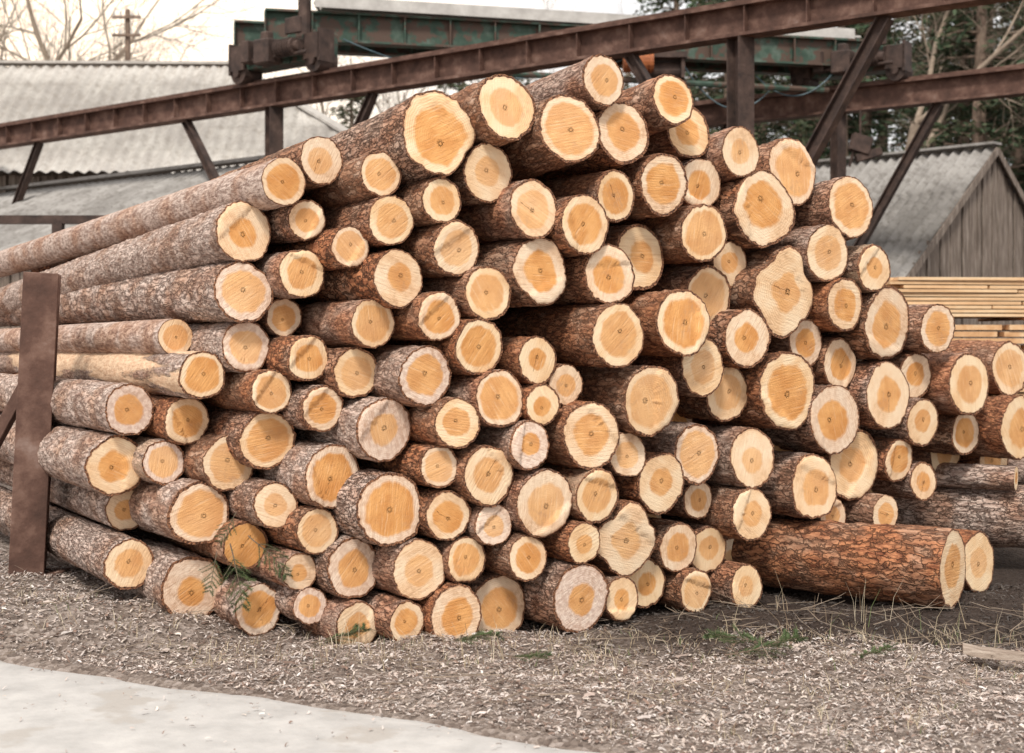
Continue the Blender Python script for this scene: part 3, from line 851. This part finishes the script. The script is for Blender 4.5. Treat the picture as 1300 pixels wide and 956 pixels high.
o=add("wood_slab",slab());p=loc(1222,858,6.75);o.location=(p.x,p.y,float(hgt(p.x,p.y))+.015);o.rotation_euler=(0,0,-.25);meta(o,"weathered offcut slab lying on the chips","wood offcut")

# ---------------------------------------------------------------- trees
def conifer(seed,H,z0,dens=1.0,wid=2.3):
    r=np.random.default_rng(seed);mb=MB();n=14;pts=[];x=y=0
    for i in range(n+1):
        pts.append(Vector((x,y,H*i/n)));x+=r.normal(0,.035);y+=r.normal(0,.035)
    for i in range(n): mb.tube(pts[i],pts[i+1],.24*(1-i/n)+.02,.24*(1-(i+1)/n)+.02,8,False)
    C=[];S=[];Tn=[]
    z=z0
    while z<H-.2:
        f=(z-z0)/(H-z0);L=wid*(1-f)**.8*(.75+.25*math.sin(z*3+seed))+.25
        for k in range(int(r.integers(3,5))):
            a=r.uniform(0,6.28);l=L*r.uniform(.45,1.15);i=min(n-1,int(z/H*n));p=pts[i].lerp(pts[i+1],z/H*n-i)
            d=Vector((math.cos(a),math.sin(a),r.uniform(-.25,.15)));e=p+d*l-Vector((0,0,.12*l*l))
            mid=p+d*l*.55+Vector((0,0,.02));mb.tube(p,mid,.03,.018,4,False);mb.tube(mid,e,.018,.006,4,False)
            m=int(l*36*dens)
            for _ in range(m):
                s=r.uniform(.3,1.03);c=(p.lerp(mid,s/.55) if s<.55 else mid.lerp(e,(s-.55)/.45))
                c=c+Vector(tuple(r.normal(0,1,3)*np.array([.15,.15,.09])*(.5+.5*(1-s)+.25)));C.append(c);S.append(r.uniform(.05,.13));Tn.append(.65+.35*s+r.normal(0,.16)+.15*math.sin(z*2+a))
        z+=r.uniform(.16,.36)
    C=np.array([tuple(c) for c in C]);N=len(C);S=np.array(S);Tn=np.clip(np.array(Tn),.25,1.5)
    u=r.normal(0,1,(N,3));u[:,2]*=.5;u/=np.linalg.norm(u,axis=1)[:,None];v=np.cross(u,r.normal(0,1,(N,3)));v/=np.linalg.norm(v,axis=1)[:,None]
    P=np.stack([C-u*S[:,None]*1.3,C-v*S[:,None]*.4,C+u*S[:,None]*1.3,C+v*S[:,None]*.4],1).reshape(-1,3)
    colr=np.array([.065,.092,.048])*Tn[:,None];colr[:,0]*=r.uniform(.75,1.4,N);cc=np.concatenate([np.repeat(colr,4,0),np.ones((N*4,1))],1)  # crown green lightened to put haze into the colour
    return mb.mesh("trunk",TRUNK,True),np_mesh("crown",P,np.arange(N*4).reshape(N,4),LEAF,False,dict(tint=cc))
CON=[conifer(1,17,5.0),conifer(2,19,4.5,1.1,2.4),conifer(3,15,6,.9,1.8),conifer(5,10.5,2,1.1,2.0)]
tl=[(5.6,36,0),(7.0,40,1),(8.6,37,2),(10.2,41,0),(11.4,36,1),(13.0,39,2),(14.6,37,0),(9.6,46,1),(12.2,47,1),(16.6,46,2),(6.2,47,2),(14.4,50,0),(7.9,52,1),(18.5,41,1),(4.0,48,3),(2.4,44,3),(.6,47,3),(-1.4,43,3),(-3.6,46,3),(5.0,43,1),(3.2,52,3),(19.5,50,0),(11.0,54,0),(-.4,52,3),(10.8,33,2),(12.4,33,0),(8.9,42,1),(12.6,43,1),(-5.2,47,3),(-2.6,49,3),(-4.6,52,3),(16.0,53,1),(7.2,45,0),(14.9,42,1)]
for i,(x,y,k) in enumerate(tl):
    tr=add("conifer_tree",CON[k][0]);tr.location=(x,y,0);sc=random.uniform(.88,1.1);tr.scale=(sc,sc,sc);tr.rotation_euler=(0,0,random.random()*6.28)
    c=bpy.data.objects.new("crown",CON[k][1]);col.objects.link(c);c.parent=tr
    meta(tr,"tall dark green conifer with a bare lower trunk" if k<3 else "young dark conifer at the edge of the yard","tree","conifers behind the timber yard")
def bare(seed,H,tw=1.):
    r=random.Random(seed);tr=MB();br=MB()
    def grow(p,d,l,rad,lev):
        n=4 if lev<3 else 3
        for i in range(n):
            d=(d+Vector((r.uniform(-.18,.18),r.uniform(-.18,.18),r.uniform(-.05,.16)))).normalized();q=p+d*l/n
            ra,rb=rad*(1-i/n*.45),rad*(1-(i+1)/n*.45)
            (tr if lev==0 else br).tube(p,q,ra*tw,rb*tw,7 if lev<2 else 4,False)
            if lev<5 and (i>0 or lev>0):
                for _ in range(2 if r.random()<.55 else 1):
                    o=d.orthogonal().normalized();o=Quaternion(d,r.random()*6.28)@o
                    nd=(d*r.uniform(.5,1.)+o*r.uniform(.5,.9)).normalized();grow(q,nd,l*r.uniform(.5,.72),rb*.58,lev+1)
            p=q
    grow(Vector((0,0,0)),Vector((0,0,1)),H*.55,H*.018,0)
    return tr.mesh("trunk",BARE,True),br.mesh("crown",BARE,True)
BR=[bare(2,13),bare(9,12)]
for (x,y,k,s) in [(-14.0,38,0,1.15),(-15.9,38,1,1.3),(-9.6,40,1,1.0),(-18.6,37,0,.9),(-5.4,39,0,.8),(-3.4,38,1,.78),(-1.4,40,0,.78),(5.2,39,1,.95),(-7.6,47,1,.8),(2.4,41,1,.8),(8.2,34,0,.95),(-4.4,42,1,.8),(-12.9,34,1,1.05)]:
    tr=add("bare_tree",BR[k][0]);tr.location=(x,y,0);tr.scale=(s,s,s);tr.rotation_euler=(0,0,random.random()*6.28)
    c=bpy.data.objects.new("crown",BR[k][1]);col.objects.link(c);c.parent=tr
    meta(tr,"leafless tree with fine pale branches behind the sheds","tree","bare trees behind the sheds")
# utility pole
PY=33.;x=(162-650)/F*PY;top_=EYE+(433-12)/F*PY
up=empty("utility_pole",(x,PY,0))
mb=MB();mb.tube((x,PY,0),(x,PY,top_),.10,.06,10);part("pole",mb,TRUNK,up)
for zz_ in(.2,.62):
    mb=MB();mb.box((x,PY-.1,top_-zz_),(.66,.06,.06));part("crossarm",mb,TRUNK,up)
    for dx in(-.28,-.13,.13,.28):
        mb=MB();mb.tube((x+dx,PY-.1,top_-zz_+.03),(x+dx,PY-.1,top_-zz_+.14),.024,.018,6);part("insulator",mb,PALE,up)
meta(up,"wooden utility pole with two crossarms and insulators","utility pole")

# ---------------------------------------------------------------- light, world, camera
SE=math.radians(50);SA=math.radians(-12)
sd=Vector((math.sin(SA)*math.cos(SE),-math.cos(SA)*math.cos(SE),math.sin(SE)))
sun=bpy.data.lights.new("sun",'SUN');sun.energy=2.9;sun.angle=math.radians(10);sun.color=(1,.95,.87)
so=bpy.data.objects.new("sun",sun);so.rotation_mode='QUATERNION';so.rotation_quaternion=(-sd).to_track_quat('-Z','Y');col.objects.link(so)
w=bpy.data.worlds.new("World");scene.world=w;w.use_nodes=True;nt=w.node_tree;nt.nodes.clear()
o=nt.nodes.new('ShaderNodeOutputWorld');b=nt.nodes.new('ShaderNodeBackground');s=nt.nodes.new('ShaderNodeTexSky');s.sky_type='NISHITA';s.sun_disc=False
s.sun_elevation=SE;s.sun_rotation=math.atan2(sd.x,sd.y);s.air_density=1;s.dust_density=4;s.ozone_density=1
# thin bright cloud veil, plus a warm lens-flare glow painted in toward the north-west
tc=nt.nodes.new('ShaderNodeTexCoord');dp=nt.nodes.new('ShaderNodeVectorMath');dp.operation='DOT_PRODUCT';dp.inputs[1].default_value=Vector((-.42,.86,.29)).normalized()
nt.links.new(tc.outputs['Generated'],dp.inputs[0])
mr=nt.nodes.new('ShaderNodeMapRange');mr.interpolation_type='SMOOTHSTEP';mr.inputs[1].default_value=.86;mr.inputs[2].default_value=1.;nt.links.new(dp.outputs['Value'],mr.inputs[0])
veil=nt.nodes.new('ShaderNodeMix');veil.data_type='RGBA';veil.inputs[6].default_value=(12.0,11.8,11.6,1);veil.inputs[7].default_value=(22,18.5,14.5,1);nt.links.new(mr.outputs[0],veil.inputs[0])
mx=nt.nodes.new('ShaderNodeMix');mx.data_type='RGBA';mx.inputs[0].default_value=.88
nt.links.new(s.outputs[0],mx.inputs[6]);nt.links.new(veil.outputs[2],mx.inputs[7]);nt.links.new(mx.outputs[2],b.inputs[0]);b.inputs[1].default_value=.1;nt.links.new(b.outputs[0],o.inputs[0])
cam=bpy.data.cameras.new("camera");co=bpy.data.objects.new("camera",cam);col.objects.link(co);co.location=(0,0,EYE);co.rotation_euler=(math.pi/2,0,0)
cam.sensor_width=36;cam.lens=36*F/1300;cam.shift_y=-45/1300;cam.clip_end=2000
cam.dof.use_dof=True;cam.dof.focus_distance=7.8;cam.dof.aperture_fstop=2.6
scene.camera=co
